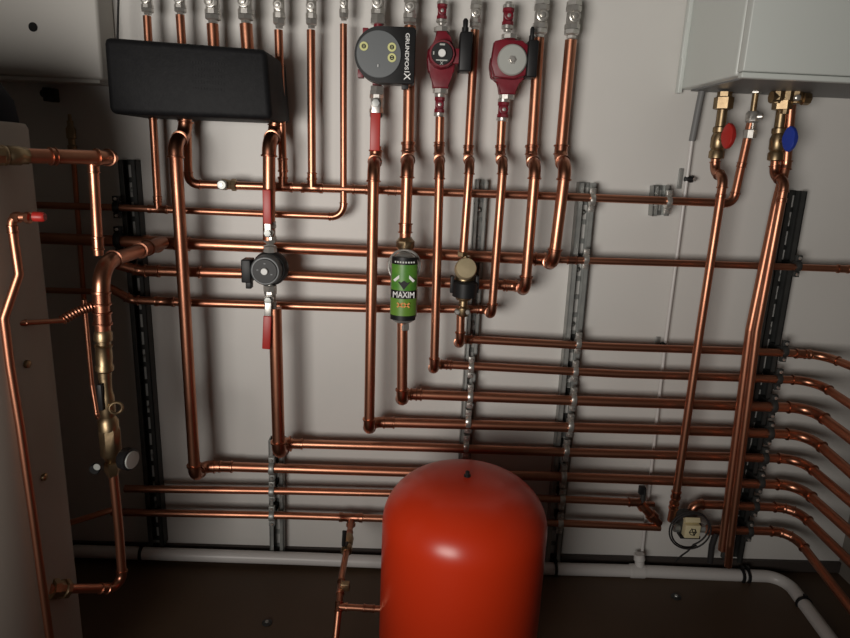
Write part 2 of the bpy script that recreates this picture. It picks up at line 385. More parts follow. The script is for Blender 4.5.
pipe('long thin copper pipe hanging in front of the white cylinder at far left',
     [(28, 217, .60), (11, 217, .60), (14, 240, .60), (19, 274, .60), (4, 318, .62), (10, 365, .62), (20, 425, .62), (33, 515, .62), (50, 640, .62), (60, 720, .62)], 9, [('c', 12, 229, .60, 8)], elbows=False, rad=.02)
pipe('small copper branch from the drain valve over to the red tank',
     [(339, 606.5, .45), (372, 608.5, .45), (395, 609.5, .45)], 6.5, [('c', 369, 608.3, .45, 12)])
pipe('copper drop from the lowest pipe tee down towards floor left of the tank',
     [(351.5, 519, BK), (348, 543, .2), (342, 575, .35), (339, 606, .45), (333, 665, .5)], 6.5, [('c', 341, 588, .39, 18), ('t', 339, 606.5, .45, 10, (372, 608.5, .45)), ('c', 349.5, 535, .16, 12)], wref=2, elbows=False)

# ------------------------------------------------------------------ valves
UP = Vector((0, 0, 1))
def ball_valve(px, py, w, h, label, style='chrome', d=BK, handle=None, nuts=True, group='shut-off valves', pipew=8, lever=None, ax=None):
    """body centred at pixel, h px long"""
    c = P(px, py, d); s = S(c); W = w*s/2; H = h*s; a = ax or -UP
    t = thing('ball_valve', c+Vector((0, 0, -H/2)), label, 'valve', group)
    k = 'redpump' if style == 'red' else style
    prof = [(-H*.5, W*.6), (-H*.48, W*.98), (-H*.28, W*.98), (-H*.25, W*.84), (H*.25, W*.84), (H*.28, W*.98), (H*.48, W*.98), (H*.5, W*.6)]
    MB().lathe(c, a, prof, 8, rot=.39, flat=True).build('body', k, t)
    nm = style if style != 'red' else 'chrome'
    if nuts:
        for sg in (-1, 1):
            o = c+a*sg*(H*.5); 
            MB().lathe(o, a*sg, [(-H*.02, W*.7), (0, W*.98), (H*.18, W*.98), (H*.22, W*.86), (H*.25, W*.62), (H*.36, W*.6)], 6 if style != 'red' else 16, flat=True).build('nut', nm, t)
    f = Vector((0, -1, 0))
    MB().lathe(c+f*W*.6, f, [(0, W*.74), (W*.62, W*.72), (W*.66, W*.60), (W*.5, W*.52), (W*.5, W*.01)], 20).build('stem', k, t)
    MB().lathe(c+f*W*1.25, f, [(0, W*.34), (W*.22, W*.30), (W*.24, W*.15)], 6, flat=True).build('spindle', nm, t)
    if lever:
        q = P(lever[0], lever[1], d)-c; q.y = 0; L = q.length; q.normalize(); X = q.cross(f)
        mb = MB(); lw = lever[2]*s
        o = c+f*W*1.5
        hs = lever[3] if len(lever) > 3 else 0
        mb.box(o+q*(L*.5+hs*s*.5)+f*.002, L-hs*s, .006, lw, q, f, X, bev=.0022)
        h = mb.build('lever', 'red', t); h['label'] = 'red plastic lever sleeve'
        MB().box(o+q*(hs*s*.5+W*.2), hs*s+W, .003, lw*.8, q, f, X, bev=.001).build('lever_arm', 'chrome', t)
        MB().lathe(o+f*.002, f, [(0, W*.55), (W*.3, W*.52), (W*.32, W*.3)], 6, flat=True).build('lever_nut', 'steel', t)
    return t
top = [(147, 0, 12, 16, 'leftmost nickel valve above the black box'), (180, 0, 12, 16, 'second nickel valve from left above black box'), (212.5, 3, 16, 22, 'third nickel valve from left above black box'),
       (245.5, 3, 16, 22, 'fourth nickel valve above the right part of black box'), (279, 6, 13, 24, 'nickel valve above the right end of the black box'),
       (311.5, 7, 12, 23, 'nickel valve on the straight drop right of the black box'), (344, 4, 10, 18, 'smallest nickel valve, on the thin looping pipe'),
       (378, 4, 15, 20, 'nickel valve directly over the round grey pump face'), (410, 8, 14, 20, 'nickel valve over the right corner of the large black pump'),
       (475.5, 14, 12, 17, 'nickel valve on the pipe between two red pumps'), (541, 17, 16, 22, 'nickel valve on the stout riser right of the grey-faced pump'), (573, 18, 16, 22, 'rightmost nickel valve of the top row')]
for x, y, w, h, lb in top: ball_valve(x, y, w, h, lb, group='nickel valves along the top')
ball_valve(442, 12, 11, 14, 'red shut-off valve above the black-faced pump', 'red', group='red pump valves')
ball_valve(508, 17, 12, 16, 'red shut-off valve above the grey-faced pump', 'red', group='red pump valves')
ball_valve(439.5, 105, 11, 15, 'red shut-off valve below the black-faced pump', 'red', group='red pump valves')
ball_valve(503, 110, 12, 15, 'red shut-off valve below the grey-faced pump', 'red', group='red pump valves')
ball_valve(376.5, 104, 15, 18, 'nickel valve with red lever below the large black pump', lever=(375.5, 151, 10, 9), group='lever valves')
ball_valve(270, 232, 13, 15, 'nickel valve above the black grey pump, red lever pointing up', d=FR, lever=(269, 189, 8, 9), group='lever valves')
ball_valve(270.5, 298, 13, 15, 'nickel valve below the black grey pump, red lever hanging down', d=FR, lever=(268.5, 346, 8, 16), group='lever valves')
# small drain cock on upper pipe
c = P(224, 184.5, BK); s = S(c)
t = thing('drain_cock', c+Vector((0, 0, -.01)), 'small brass drain cock with round white cap on the upper pipe', 'valve')
MB().lathe(c-Vector((1, 0, 0))*3*s, Vector((1, 0, 0)), [(0, 4*s), (1*s, 5.5*s), (5*s, 5.5*s), (7*s, 4.6*s), (10*s, 4.6*s), (11*s, 6*s), (15*s, 6*s), (16*s, 4.4*s)], 8, flat=True).build('body', 'brass', t)
MB().lathe(c+Vector((0, -4*s, 0)), Vector((0, -1, 0)), [(0, 4.8*s), (4*s, 4.8*s), (5*s, 4*s)], 20).build('cap', 'lgrey', t)
MB().lathe(c+Vector((0, -9*s, 0)), Vector((0, -1, 0)), [(0, 1.6*s), (1.5*s, 1.3*s)], 8).build('screw', 'chrome', t)

# ------------------------------------------------------------------ text
def text(body, c, size, rot_deg, m_, parent, name='lettering', squash=1., depth=.0005):
    cu = bpy.data.curves.new(name, 'FONT'); cu.body = body; cu.size = size; cu.align_x = 'CENTER'; cu.align_y = 'CENTER'; cu.extrude = depth; cu.offset = size*.012
    tmp = bpy.data.objects.new('t', cu); C.objects.link(tmp)
    dg = bpy.context.evaluated_depsgraph_get(); me = bpy.data.meshes.new_from_object(tmp.evaluated_get(dg))
    bpy.data.objects.remove(tmp)
    Rm = Matrix.Rotation(math.radians(90), 4, 'X'); Rz = Matrix.Rotation(math.radians(rot_deg), 4, 'Z')
    me.transform(Matrix.Translation(c-ORG[parent]) @ Rm @ Rz @ Matrix.Diagonal((squash, 1, 1, 1)))
    me.materials.clear(); me.materials.append(M[m_])
    o = bpy.data.objects.new(name, me); C.objects.link(o); ORG[o] = ORG[parent]; o.parent = parent; return o
FV = Vector((0, -1, 0))
def disc(c, r, th, m_, name, parent, n=32, bev=.001):
    return MB().lathe(c, FV, [(0, r), (max(th-bev, 0), r), (th, r-bev)], n).build(name, m_, parent)
def nut(c, r, h, name, m_, parent, n=6, ax=UP):
    return MB().lathe(c-ax*h/2, ax, [(0, r*.85), (h*.1, r), (h*.9, r), (h, r*.85)], n, flat=(n < 10)).build(name, m_, parent)

# ---- large black pump
dF = .165
c = P(381, 54.5, dF); s = S(c)
t = thing('circulation_pump', P(383, 100, BK), 'large black pump with a round grey face, three yellow-ringed buttons and white lettering', 'pump')
def Q(px, py, d=dF): return P(px, py, d)
n = 40; r = 26.5*s
corner_tr = Q(416.5, 27.5); corner_br = Q(414, 83); 
# D-shaped head: half circle at left, square at right
out = []
for i in range(n+1):
    a = math.pi/2+math.pi*i/n; out.append(Vector((c.x+r*math.cos(a), -dF, c.z+r*math.sin(a))))
xr = (corner_tr.x+corner_br.x)/2
out += [Vector((xr-.006, -dF, c.z-r*1.02)), Vector((xr, -dF, c.z-r*.95)), Vector((xr, -dF, c.z+r*.95)), Vector((xr-.006, -dF, c.z+r*1.02))]
MB().prism(out, Vector((0, .055, 0)), .003).build('control_head', 'black', t)
disc(Vector((c.x-2.2*s, -dF, c.z)), 22.3*s, .004, 'grey', 'face_plate', t, 48)
for bx, by in ((364, 46.5), (392, 47.5), (392, 58)):
    b = Q(bx, by); b.y = -dF-.004
    q = disc(b, 4.3*s, .0018, 'yellow', 'button', t, 24, .0005); disc(b+FV*.0018, 2.3*s, .0006, 'black', 'button_symbol', q, 16, .0002)
    if True:
        mb = MB()
        if (bx, by) == (363.5, 46.5): mb.prism([b+FV*.0026+Vector((-.002, 0, .003)), b+FV*.0026+Vector((-.002, 0, -.003)), b+FV*.0026+Vector((.003, 0, 0))], FV*.0004)
        else:
            for k in range(2): mb.box(b+FV*.0026+Vector((0, 0, .002-.004*k)), .005, .0006, .0012)
        mb.build('button_mark', 'yellow', q)
b = Q(358.5, 52.5); b.y = -dF-.0005; disc(b, 1.6*s, .0015, 'hole', 'small_button', t, 14, .0003)
b = Q(378, 66); b.y = -dF-.004; disc(b, 1.8*s, .0012, 'grey', 'logo_ring', t, 16, .0003)
mb = MB(); mb.box(b+FV*.0016, .0016, .0006, .0055); mb.build('logo_mark', 'white', t)
tx = Q(407, 50); tx.y = -dF-.0008; text('GRUNDFOS', tx+Vector((0,0,-1.5*s)), 5.4*s, -90, 'white', t, squash=1.2)
tx = Q(406.8, 76.5); tx.y = -dF-.0008; text('X', tx, 9*s, -90, 'white', t, 'logo')
mb = MB(); mb.box(tx+Vector((0, 0, 4.4*s)), 5*s, .0006, .9*s); mb.build('logo_bar', 'white', t)
cb = P(378, 54, BK+.03)
MB().lathe(P(380, 54, BK-.02), FV, [(0, 16*s), (.05, 17*s), (.06, 15*s), (.085, 15*s)], 24).build('housing', 'redpump', t)
for bx, by in ((361, 74), (376, 81), (366, 33)):
    MB().box(P(bx, by, .10), 6*s, .03, 8*s, bev=.001).build('housing_lug', 'redpump', t)
MB().lathe(P(377, 90, BK), UP, [(0, 5*s), (70*s, 5*s)], 14).build('inner_pipe', 'redpump', t)
nut(P(377.5, 21.5, BK), 8*s, 6*s, 'union_nut', 'chrome', t); nut(P(377, 89, BK), 7.5*s, 6*s, 'union_nut', 'chrome', t)
MB().box(P(405, 86, .13), 7*s, .02, 7*s, bev=.001).build('cable_gland', 'black', t)

# ---- red wet-rotor pumps
def red_pump(px, py, hw, face, label, boxc, boxs, topy, boty, kx):
    c = P(px, py, BK); s = S(c); d1 = .125
    t = thing('circulation_pump', P(px, boty, BK), label, 'pump')
    A, B = P(px+kx, topy, BK), P(px-kx, boty, BK)
    mid = (A+B)/2; H = (A-B).length
    X = Vector((1, 0, 0)); Z = (A-B).normalized(); X = (X-Z*X.dot(Z)).normalized()
    w2 = 7.2*s
    # volute with necks
    def o(x, z): return mid+X*x+Z*z+FV*.02
    h = H/2
    out = [o(-w2*.75, h), (o(w2*.75, h)), o(w2, h-6*s), o(hw*s*1.05, h*.42), o(hw*s*1.12, 0), o(hw*s*1.0, -h*.45), o(w2*1.3, -h*.56), o(w2*1.15, -h), o(-w2*1.15, -h), o(-w2*1.25, -h*.52), o(-hw*s*1.0, -h*.42), o(-hw*s*1.12, 0), o(-hw*s*1.05, h*.35), o(-w2*.9, h*.58)]
    MB().prism(out, Vector((0, .036, 0)), .004).build('housing', 'redpump', t)
    cc = Vector((c.x, -.09, c.z))
    sq = 'square' if face == 'grey' else 'round'
    if sq == 'round':
        MB().lathe(cc, FV, [(0, hw*s*1.02), (.03, hw*s*1.02), (.034, hw*s*.95)], 12).build('motor', 'redpump', t)
        q = disc(cc+FV*.034, hw*s*.80, .006, 'black', 'face_plate', t, 28)
        k = disc(cc+FV*.040, 3.6*s, .008, 'white', 'speed_knob', q, 20); k['label'] = 'white round knob'
        for dx, dz, ww, hh in ((0, 8, 5, 1.6), (-8, 0, 1.2, 3), (0, -6.2, 11, 1.1)):
            MB().box(cc+FV*.0402+Vector((dx*s, 0, dz*s)), ww*s, .0006, hh*s).build('face_mark', 'lgrey', q)
        tx = cc+FV*.0405+Vector((0, 0, -9*s)); text('X', tx, 4.5*s, 0, 'lgrey', q, 'logo')
    else:
        MB().prism([cc+Vector((x*hw*s, 0, z*hw*s)) for x, z in ((-1, .92), (-.55, 1.05), (.6, 1.02), (.98, .75), (1, -.3), (.9, -.85), (.3, -1.05), (-.85, -1.0), (-1.12, -.3))], FV*.03, .003).build('motor', 'redpump', t)
        q = disc(cc+FV*.03+Vector((1*s, 0, -1*s)), 14.3*s, .01, 'lgrey', 'face_plate', t, 36, .003)
        MB().lathe(cc+FV*.04+Vector((1*s, 0, -1*s)), FV, [(0, 4.2*s), (.002, 4*s), (.002, 2.8*s), (.006, 2.6*s)], 6, flat=True).build('vent_screw', 'chrome', q)
    b = P(boxc[0], boxc[1], .11); bw, bh = boxs
    q = MB().box(b, bw*s, .05, bh*s, bev=.004).build('terminal_box', 'black', t)
    MB().lathe(b+Vector((-bw*.08*s, 0, bh*s/2)), UP, [(-.002, bw*.28*s), (5*s, bw*.28*s), (5*s, bw*.2*s), (11*s, bw*.22*s), (13*s, bw*.12*s)], 12).build('cable_gland', 'black', q)
    MB().box((b+cc)/2+Vector((.004, 0, -2*s)), abs(b.x-cc.x)*.9, .025, 14*s, bev=.002).build('box_neck', 'redpump', t)
    for pt, sg in ((A, 1), (B, -1)):
        nut(pt+Z*sg*2*s, 7.8*s, 5*s, 'union_nut', 'chrome', t, 8, Z)
    return t
red_pump(441, 57, 13, 'black', 'small red pump with black face, white knob and black side box', (465, 53), (12, 36), 32, 89, .6)
red_pump(508, 62, 17, 'grey', 'red pump with plain light grey round face and slim black box', (531, 60), (10, 34), 39, 95, 1.2)

# ---- centre-left pump (black / grey)
c = P(269, 268, FR); s = S(c)
t = thing('circulation_pump', P(270, 290, FR), 'black and grey pump with black box on its left, between two red levers', 'pump')
MB().lathe(c+Vector((.004, .03, 0)), FV, [(0, 15*s), (.02, 17.5*s), (.035, 17.5*s), (.045, 15*s)], 28).build('housing', 'black', t)
MB().lathe(c+Vector((0, -.012, 0)), FV, [(0, 15*s), (.03, 14.5*s), (.034, 13.2*s)], 32).build('motor', 'grey', t)
q = disc(c+FV*.046, 12*s, .004, 'black', 'face_plate', t, 32)
k = disc(c+FV*.05, 3.3*s, .007, 'white', 'speed_knob', q, 18); k['label'] = 'white round knob'
for dx, dz in ((0, 7.5), (-7, 1), (6.5, -3)): MB().box(c+FV*.0503+Vector((dx*s, 0, dz*s)), 1.8*s, .0006, 1.1*s).build('face_mark', 'grey', q)
q = MB().box(P(248, 270, FR+.01), 9.5*s, .045, 23*s, bev=.003).build('terminal_box', 'black', t)
MB().box(P(249.5, 284, FR+.01), 5.5*s, .025, 8*s, bev=.002).build('cable_gland', 'black', q)
MB().box(P(254, 269, FR), 8*s, .03, 16*s, bev=.003).build('box_neck', 'black', t)
nut(P(270, 249, FR), 6.8*s, 7*s, 'union_nut', 'chrome', t, 8); nut(P(270, 288, FR), 6.8*s, 7*s, 'union_nut', 'chrome', t, 8)
MB().lathe(P(270.3, 292, FR), UP, [(0, 4.2*s), (46*s, 4.2*s)], 14).build('flange_tube', 'chrome', t)

# ---- filter bottle with green label
A = P(405, 250, FR); B = P(403.5, 319, FR); c = (A+B)/2; s = S(c); ax = (A-B).normalized()
t = thing('filter_bottle', B, 'magnetic filter bottle with bright green label, below a brass union', 'filter')
c2 = P(404, 287, FR+.035)
hh = 35*s
MB().lathe(c2-ax*hh, ax, [(0, 8*s), (2*s, 11*s), (6*s, 13*s), (10*s, 13.4*s), (58*s, 13.4*s), (63*s, 12*s), (67*s, 8*s), (69*s, 5*s)], 32).build('canister', 'steel', t)
# label wraps around the front of the canister
def wrap(z0, z1, a0, a1, r, name, m_, par, n=14):
    mb = MB(); b = mb.b; col = []
    for i in range(n+1):
        a = math.radians(a0+(a1-a0)*i/n)
        col.append([b.verts.new(c2+Vector((math.sin(a)*rr, -math.cos(a)*rr, z*s))) for rr, z in ((r, z0), (r, z1), (r-.0008, z1), (r-.0008, z0))])
    for i in range(n):
        for k in range(4):
            b.faces.new((col[i][k], col[i+1][k], col[i+1][(k+1) % 4], col[i][(k+1) % 4]))
    b.faces.new(col[0]); b.faces.new(col[-1][::-1])
    return mb.build(name, m_, par)
L1 = wrap(-26, 24, -62, 62, 13.9*s, 'label', 'green', t); L1['label'] = 'green paper label'
wrap(-26, -8, -62, 62, 14.1*s, 'label_base', 'lime', L1)
wrap(-9, -1, -60, 60, 14.2*s, 'dark_band', 'black', L1)
wrap(24, 31, -62, 62, 13.9*s, 'header_band', 'black', t)
wrap(-31, -26, -62, 62, 13.9*s, 'footer_band', 'black', t)
text('MAXIM', c2+Vector((0, -14.4*s, -5*s)), 8.6*s, 0, 'white', L1, squash=.78)
for i in range(8): 
    a = math.radians(-38+76*i/7)
    MB().box(c2+Vector((math.sin(a)*14.05*s, -math.cos(a)*14.05*s, 26.5*s)), 1.5*s, .0008, 1.6*s).build('header_mark', 'lgrey', t)
for sg in (-1, 1):
    MB().box(c2+Vector((sg*6.5*s, -12.8*s, 11*s)), 8*s, .0012, 2.6*s, Vector((.75*sg*sg, 0, -sg*.66)).normalized(), Vector((0, 1, 0)), Vector((sg*.66, 0, .75)).normalized(), bev=.0005).build('leaf_mark', 'white', L1)
MB().prism([c2+Vector((x*s, -14.1*s, z*s)) for x, z in ((0, 0), (-6, 8), (-3, 7), (0, 9), (3, 7), (6, 8))], FV*.0006).build('dark_emblem', 'black', L1)
for dx in (-3.2, 3.2):
    mb = MB()
    for sg in (-1, 1): mb.box(c2+Vector((dx*s, -14.3*s, -15*s)), 7*s, .0008, 1.5*s, Vector((.8, 0, .6*sg)).normalized(), Vector((0, 1, 0)), Vector((-.6*sg, 0, .8)).normalized())
    mb.build('orange_mark', 'orange', L1)
MB().lathe(P(405, 259, FR), ax, [(0, 5*s), (4*s, 4*s), (9*s, 4*s), (9.2*s, 7*s), (12*s, 9*s), (18*s, 9*s), (20*s, 7*s), (22*s, 5.8*s)], 8, flat=True).build('union_nut', 'brass', t)
MB().lathe(P(405, 262, FR), ax, [(0, 6.5*s), (7*s, 5*s), (10*s, 5*s)], 6, flat=True).build('inlet_hex', 'chrome', t)
MB().ring(P(404.5, 266, FR+.035), Vector((0, -1, .2)), 15.5*s, 1.3*s).build('retaining_ring', 'chrome', t)
MB().lathe(P(403.5, 330, FR), ax, [(0, 5*s), (1*s, 6.4*s), (6*s, 6.4*s), (8*s, 5*s), (14*s, 5*s)], 6, flat=True).build('outlet_nut', 'chrome', t)

# ---- brass dirt separator with black collar
c = P(465, 272, FR+.01); s = S(c)
t = thing('dirt_separator', P(462, 312, FR), 'brass dirt separator with domed cap and black collar, right of the green bottle', 'filter')
MB().lathe(P(462.5, 316, FR), UP, [(0, 5*s), (3*s, 6.5*s), (9*s, 6.5*s), (11*s, 4.5*s), (16*s, 4.5*s), (18*s, 8*s), (24*s, 9.5*s), (42*s, 9.5*s), (50*s, 7*s), (56*s, 4.5*s), (62*s, 4.5*s)], 20).build('body', 'brass', t)
a = Vector((.05, -1, .35)).normalized()
MB().lathe(c+Vector((-.003, 0, .003)), a, [(-.02, 8*s), (.02, 10.6*s), (.040, 10.6*s), (.045, 9.6*s), (.046, 3*s)], 32).build('cap', 'brassm', t)
MB().lathe(P(464.5, 297, FR+.012), UP, [(0, 10*s), (1*s, 12.5*s), (15*s, 13*s), (17*s, 11*s)], 28).build('collar', 'black', t)['label'] = 'black rubber collar'
for sg in (-1, 1): MB().box(P(464.5+sg*12.5, 284, FR+.012), 3.5*s, .02, 17*s, bev=.001).build('collar_clip', 'black', t)
nut(P(462.5, 254, FR), 5.5*s, 5*s, 'union_nut', 'brass', t)
for ddx in (-1, 1): MB().lathe(P(462+ddx*5, 311, FR), FV, [(0, 3*s), (.014, 3*s), (.016, 2*s)], 6).build('bolt', 'chrome', t)

# ------------------------------------------------------------------ black cover box
t = None
f4 = [P(102.5, 36.5, .235), P(266, 49, .235), P(272, 120, .235), P(108.5, 113.5, .235)]
xl, xr_ = f4[0].x, f4[1].x; 
bk = [Vector((p.x*1.0+(.0 if i in (0, 3) else .004), -.02, p.z)) for i, p in enumerate(f4)]
mb = MB(); vs = [mb.b.verts.new(p) for p in f4]+[mb.b.verts.new(p) for p in bk]
fs = [mb.b.faces.new((vs[3], vs[2], vs[1], vs[0])), mb.b.faces.new(vs[4:8])]
for i in range(4): fs.append(mb.b.faces.new((vs[i], vs[(i+1) % 4], vs[4+(i+1) % 4], vs[4+i])))
bmesh.ops.bevel(mb.b, geom=list(mb.b.edges), offset=.014, segments=4, profile=.5, affect='EDGES')
box = mb.build('insulation_box', 'foam'); tag(box, 'long black box with rounded corners fixed over the left pipes', 'box')
mb = MB(); mid = P(192, 80, .225); s = S(mid)
ex = (f4[1]-f4[0]).normalized(); ez = (f4[0]-f4[3]).normalized(); ez = (ez-ex*ez.dot(ex)).normalized()
for i in range(12):
    for j in range(5):
        q = P(192, 62, .2345)+ex*(i*2.8*s)-ez*(j*6*s); mb.box(q+FV*.0006, 1.4*s, .0014, 2.6*s, ex, Vector((0, 1, 0)), ez)
mb.build('grille', 'foam', box)
pipe('thin black cable dropping into the left top of the black box', [(119, -20, .08), (118, 15, .08), (117.5, 45, .10)], 2.2, name='cable', m_='rubber', cat='cable', elbows=False)

# ------------------------------------------------------------------ boiler
A = P(677.5, 86.5, 0.0); Bf = P(742, 75, .33)
zb = Bf.z; dB = .33; xl = A.x*.6+Bf.x*.4
t = thing('wall_boiler', Vector((xl+.25, -dB/2, zb)), 'white boiler hung on the wall at upper right', 'boiler')
W_ = .50; zt = zb+.72
MB().box(Vector((xl+W_/2, -dB/2+.01, (zb+zt)/2)), W_, dB-.02, zt-zb, bev=.006).build('casing', 'enamel', t)
MB().box(Vector((xl+W_/2, -dB-.004, (zb+.006+zt)/2)), W_+.004, .028, zt-zb-.006, bev=.003).build('front_panel', 'enamel', t)
MB().box(Vector((xl+W_/2, -dB-.002, zb-.001)), W_, .02, .012, bev=.003).build('bottom_lip', 'enamel', t)
q = P(825, -8, dB+.02); MB().box(Vector((xl+.30, -dB-.020, q.z+.028)), .26, .006, .07, bev=.002).build('display', 'black', t)
MB().box(Vector((xl+W_*.5+.01, -.165, zb-.001)), W_-.03, .29, .006).build('underside_shade', 'conduit', t)  # grey sheet added under the casing; its colour stands in for shade
MB().box(Vector((xl-.004, -.012, zb+.3)), .012, .02, .62, bev=.002).build('wall_bracket', 'enamel', t)
MB().box(Vector((xl-.009, -.016, zb+.12)), .006, .012, .09, bev=.002).build('bracket_hook', 'enamel', t)

# boiler valves
def vv(px, py, d): return P(px, py, d)
def iso_valve(label, pts, hpx, hcol, hname):
    """brass angle valve body along pts with a coloured butterfly handle"""
    V = [P(*p) for p in pts]; s = S(V[0]); ax = (V[-1]-V[0]).normalized(); L = (V[-1]-V[0]).length
    t = thing('isolation_valve', V[-1], label, 'valve')
    k = L/60
    MB().lathe(V[0], ax, [(0, 7*s), (4*k, 7*s), (5*k, 9.4*s), (15*k, 9.4*s), (16*k, 6*s)], 6, flat=True).build('union_nut', 'brass', t)
    MB().lathe(V[0]+ax*15*k, ax, [(0, 5*s), (17*k, 5*s)], 16).build('tailpiece', 'brass', t)
    MB().lathe(V[0]+ax*31*k, ax, [(0, 5.4*s), (1*k, 6.8*s), (5*k, 6.8*s), (6*k, 5.8*s), (10*k, 7.4*s), (19*k, 7.4*s), (21*k, 6*s), (23*k, 7.6*s), (29*k, 7.6*s), (30*k, 5*s)], 18).build('body', 'brass', t)
    h = P(*hpx)
    m0 = V[0]+ax*44*k
    MB().sweep([m0, m0.lerp(h, .55), h], 2.8*s, 12).build('spindle', 'brass', t)
    X = Vector((.35, -.9, 0)).normalized(); side = ax.cross(X).normalized()
    mb = MB(); n_ = 20; out = []
    for i in range(n_):
        a = 2*math.pi*i/n_; rr = 12.5*s*(1-.42*abs(math.sin(a))**1.0) if True else 0
        out.append(h+ax*rr*math.cos(a)*1.0+X*rr*math.sin(a)*.95)
    mb.prism([p-side*2.5*s for p in out], side*5*s, .002); o = mb.build('handle', hcol, t); o['label'] = hname
    return t
iso_valve('brass boiler valve with the red butterfly handle', [(725, 92, .085), (716, 158, .085)], (728.5, 136, .14), 'red', 'red butterfly handle')
iso_valve('brass boiler valve with the blue butterfly handle', [(784, 92, .10), (775, 160, .10)], (790, 139, .155), 'blue', 'blue butterfly handle')
t = thing('angle_valve', P(748, 140, BK), 'chrome angle valve under the boiler, between the red and blue handles', 'valve')
V0, V1 = P(757, 84, BK), P(749, 140, BK); s = S(V0); a = (V1-V0).normalized(); k = (V1-V0).length/56
MB().lathe(V0, a, [(0, 3*s), (30*k, 3*s)], 12).build('tailpiece', 'brass', t)
MB().lathe(V0, a, [(2*k, 5.5*s), (9*k, 5.5*s)], 6, flat=True).build('upper_nut', 'chrome', t)
MB().lathe(V0+a*27*k, a, [(0, 5*s), (2*k, 6.5*s), (10*k, 6.5*s), (12*k, 4.5*s), (18*k, 4.5*s), (19*k, 6.6*s), (27*k, 6.6*s), (28*k, 4.6*s)], 8, flat=True).build('body', 'chrome', t)
MB().lathe(V0+a*33*k, Vector((1, -.6, .1)), [(0, 4*s), (9*s, 3.6*s), (10*s, 2.5*s)], 10).build('stem', 'chrome', t)
t = thing('manifold_fitting', P(790, 100, .11), 'dark cluster of brass unions under the boiler above blue handle', 'fitting')
MB().lathe(P(771, 97, .11), Vector((1, 0, 0)), [(0, 6*s), (8*s, 6*s), (9*s, 4.5*s), (30*s, 4.5*s), (31*s, 6.4*s), (38*s, 6*s)], 8, flat=True).build('cross_tube', 'brass', t)
for x in (779, 789, 798): MB().lathe(P(x, 84, .11), -UP, [(-4*s, 4*s), (6*s, 4*s), (7*s, 6*s), (15*s, 6*s), (16*s, 4*s), (28*s if x == 789 else 18*s, 4*s)], 8, flat=True).build('riser_union', 'brass', t)
MB().lathe(P(796, 98, .14), FV, [(0, 3*s), (.01, 3*s), (.012, 2*s)], 8).build('test_point', 'chrome', t)

# ------------------------------------------------------------------ conduit, drain
pipe('grey cable sleeve below the left corner of boiler', [(703, 86, .03), (699, 105, .03), (692, 141, .03)], 6.5, name='cable_sleeve', m_='conduit', cat='conduit', elbows=False)
pipe('thin white vertical conduit from the grey sleeve down to the drain pipe', [(692, 140, .02), (665, 345, .02), (641, 562, .02)], 3.6, name='conduit', m_='pvc', cat='conduit', elbows=False)
def clip(px, py, label, w=8, h=20):
    c = P(px, py, .018); s = S(c)
    t = thing('wall_clip', c+Vector((0, 0, -h*s/2)), label, 'clip', 'small clips holding the white conduit')
    MB().box(c+Vector((-w*.6*s, .014, 0)), 4*s, .006, h*s, bev=.0008).build('plate', 'steel', t)
    MB().lathe(c+Vector((-w*.3*s, 0, 0)), Vector((1, 0, 0)), [(0, 2.5*s), (2*s, 3.4*s), (w*s, 3.4*s), (w*1.1*s, 2.4*s)], 12).build('knuckle', 'black', t)
    MB().lathe(c+Vector((w*.8*s, 0, 0)), FV, [(0, 2.2*s), (.01, 2*s)], 6).build('bolt', 'chrome', t)
clip(687, 179, 'small hinge-like clip on the wall by the conduit, under the boiler')
clip(662, 345, 'small clip on the conduit at the slim pipe right of tank', 5, 14)
def PZ(px, py, z):
    v = F*FPX+R*(px-425)+U*(319-py); return CAM+v*((z-CAM.z)/v.z)
dE = PZ(842, 655, P(784, 577, .05).z)
dp = pipe('long white plastic drain pipe along the foot of the wall', [(74, 551, .05), (300, 558.5, .05), (545, 568.5, .05), (640, 571, .05), (784, 577, .05), dE], 12.5, name='drain_pipe', m_='pvc', cat='pipe', elbows=False, rad=.06)
for f in ((640, 571, .05),):
    c = P(*f); s = S(c)
    MB().lathe(c-Vector((10*s, 0, 0)), Vector((1, 0, 0)), [(0, 6.9*s), (14*s, 6.9*s)], 24).build('drain_tee', 'pvc', dp)
    MB().lathe(c, (P(639, 550, .04)-c), [(0, 4.6*s), (11*s, 4.6*s), (12*s, 5.6*s), (18*s, 5*s)], 20).build('drain_branch', 'pvc', dp)
for px, py, d, ax, lab in ((142, 553, .05, Vector((1, 0, 0)), 'black ring clip on the white drain pipe at the far left'), (555, 568.5, .05, Vector((1, 0, 0)), 'black ring clip on the white drain pipe right of tank'), (741, 575.3, .05, Vector((1, 0, 0)), 'left of two black rings on the white drain pipe under the boiler'), (746.5, 575.5, .05, Vector((1, 0, 0)), 'right of two black rings on the white drain pipe under the boiler'), (dE.lerp(P(784, 577, .05), .62), 0, 0, dE-P(784, 577, .05), 'black ring clip on the slanting right end of drain pipe')):
    c = px if isinstance(px, Vector) else P(px, py, d)
    s = S(c); L = 2.6*s; ax = ax.normalized()
    o = MB().lathe(c-ax*L/2, ax, [(0, 6.4*s), (0, 7.8*s), (L, 7.8*s), (L, 6.4*s)], 24).build('pipe_ring', 'black'); tag(o, lab, 'clip', 'black rings on the drain pipe')
    MB().box(c+UP*8.6*s, L, 4*s, 3*s).build('ring_lug', 'black', o)

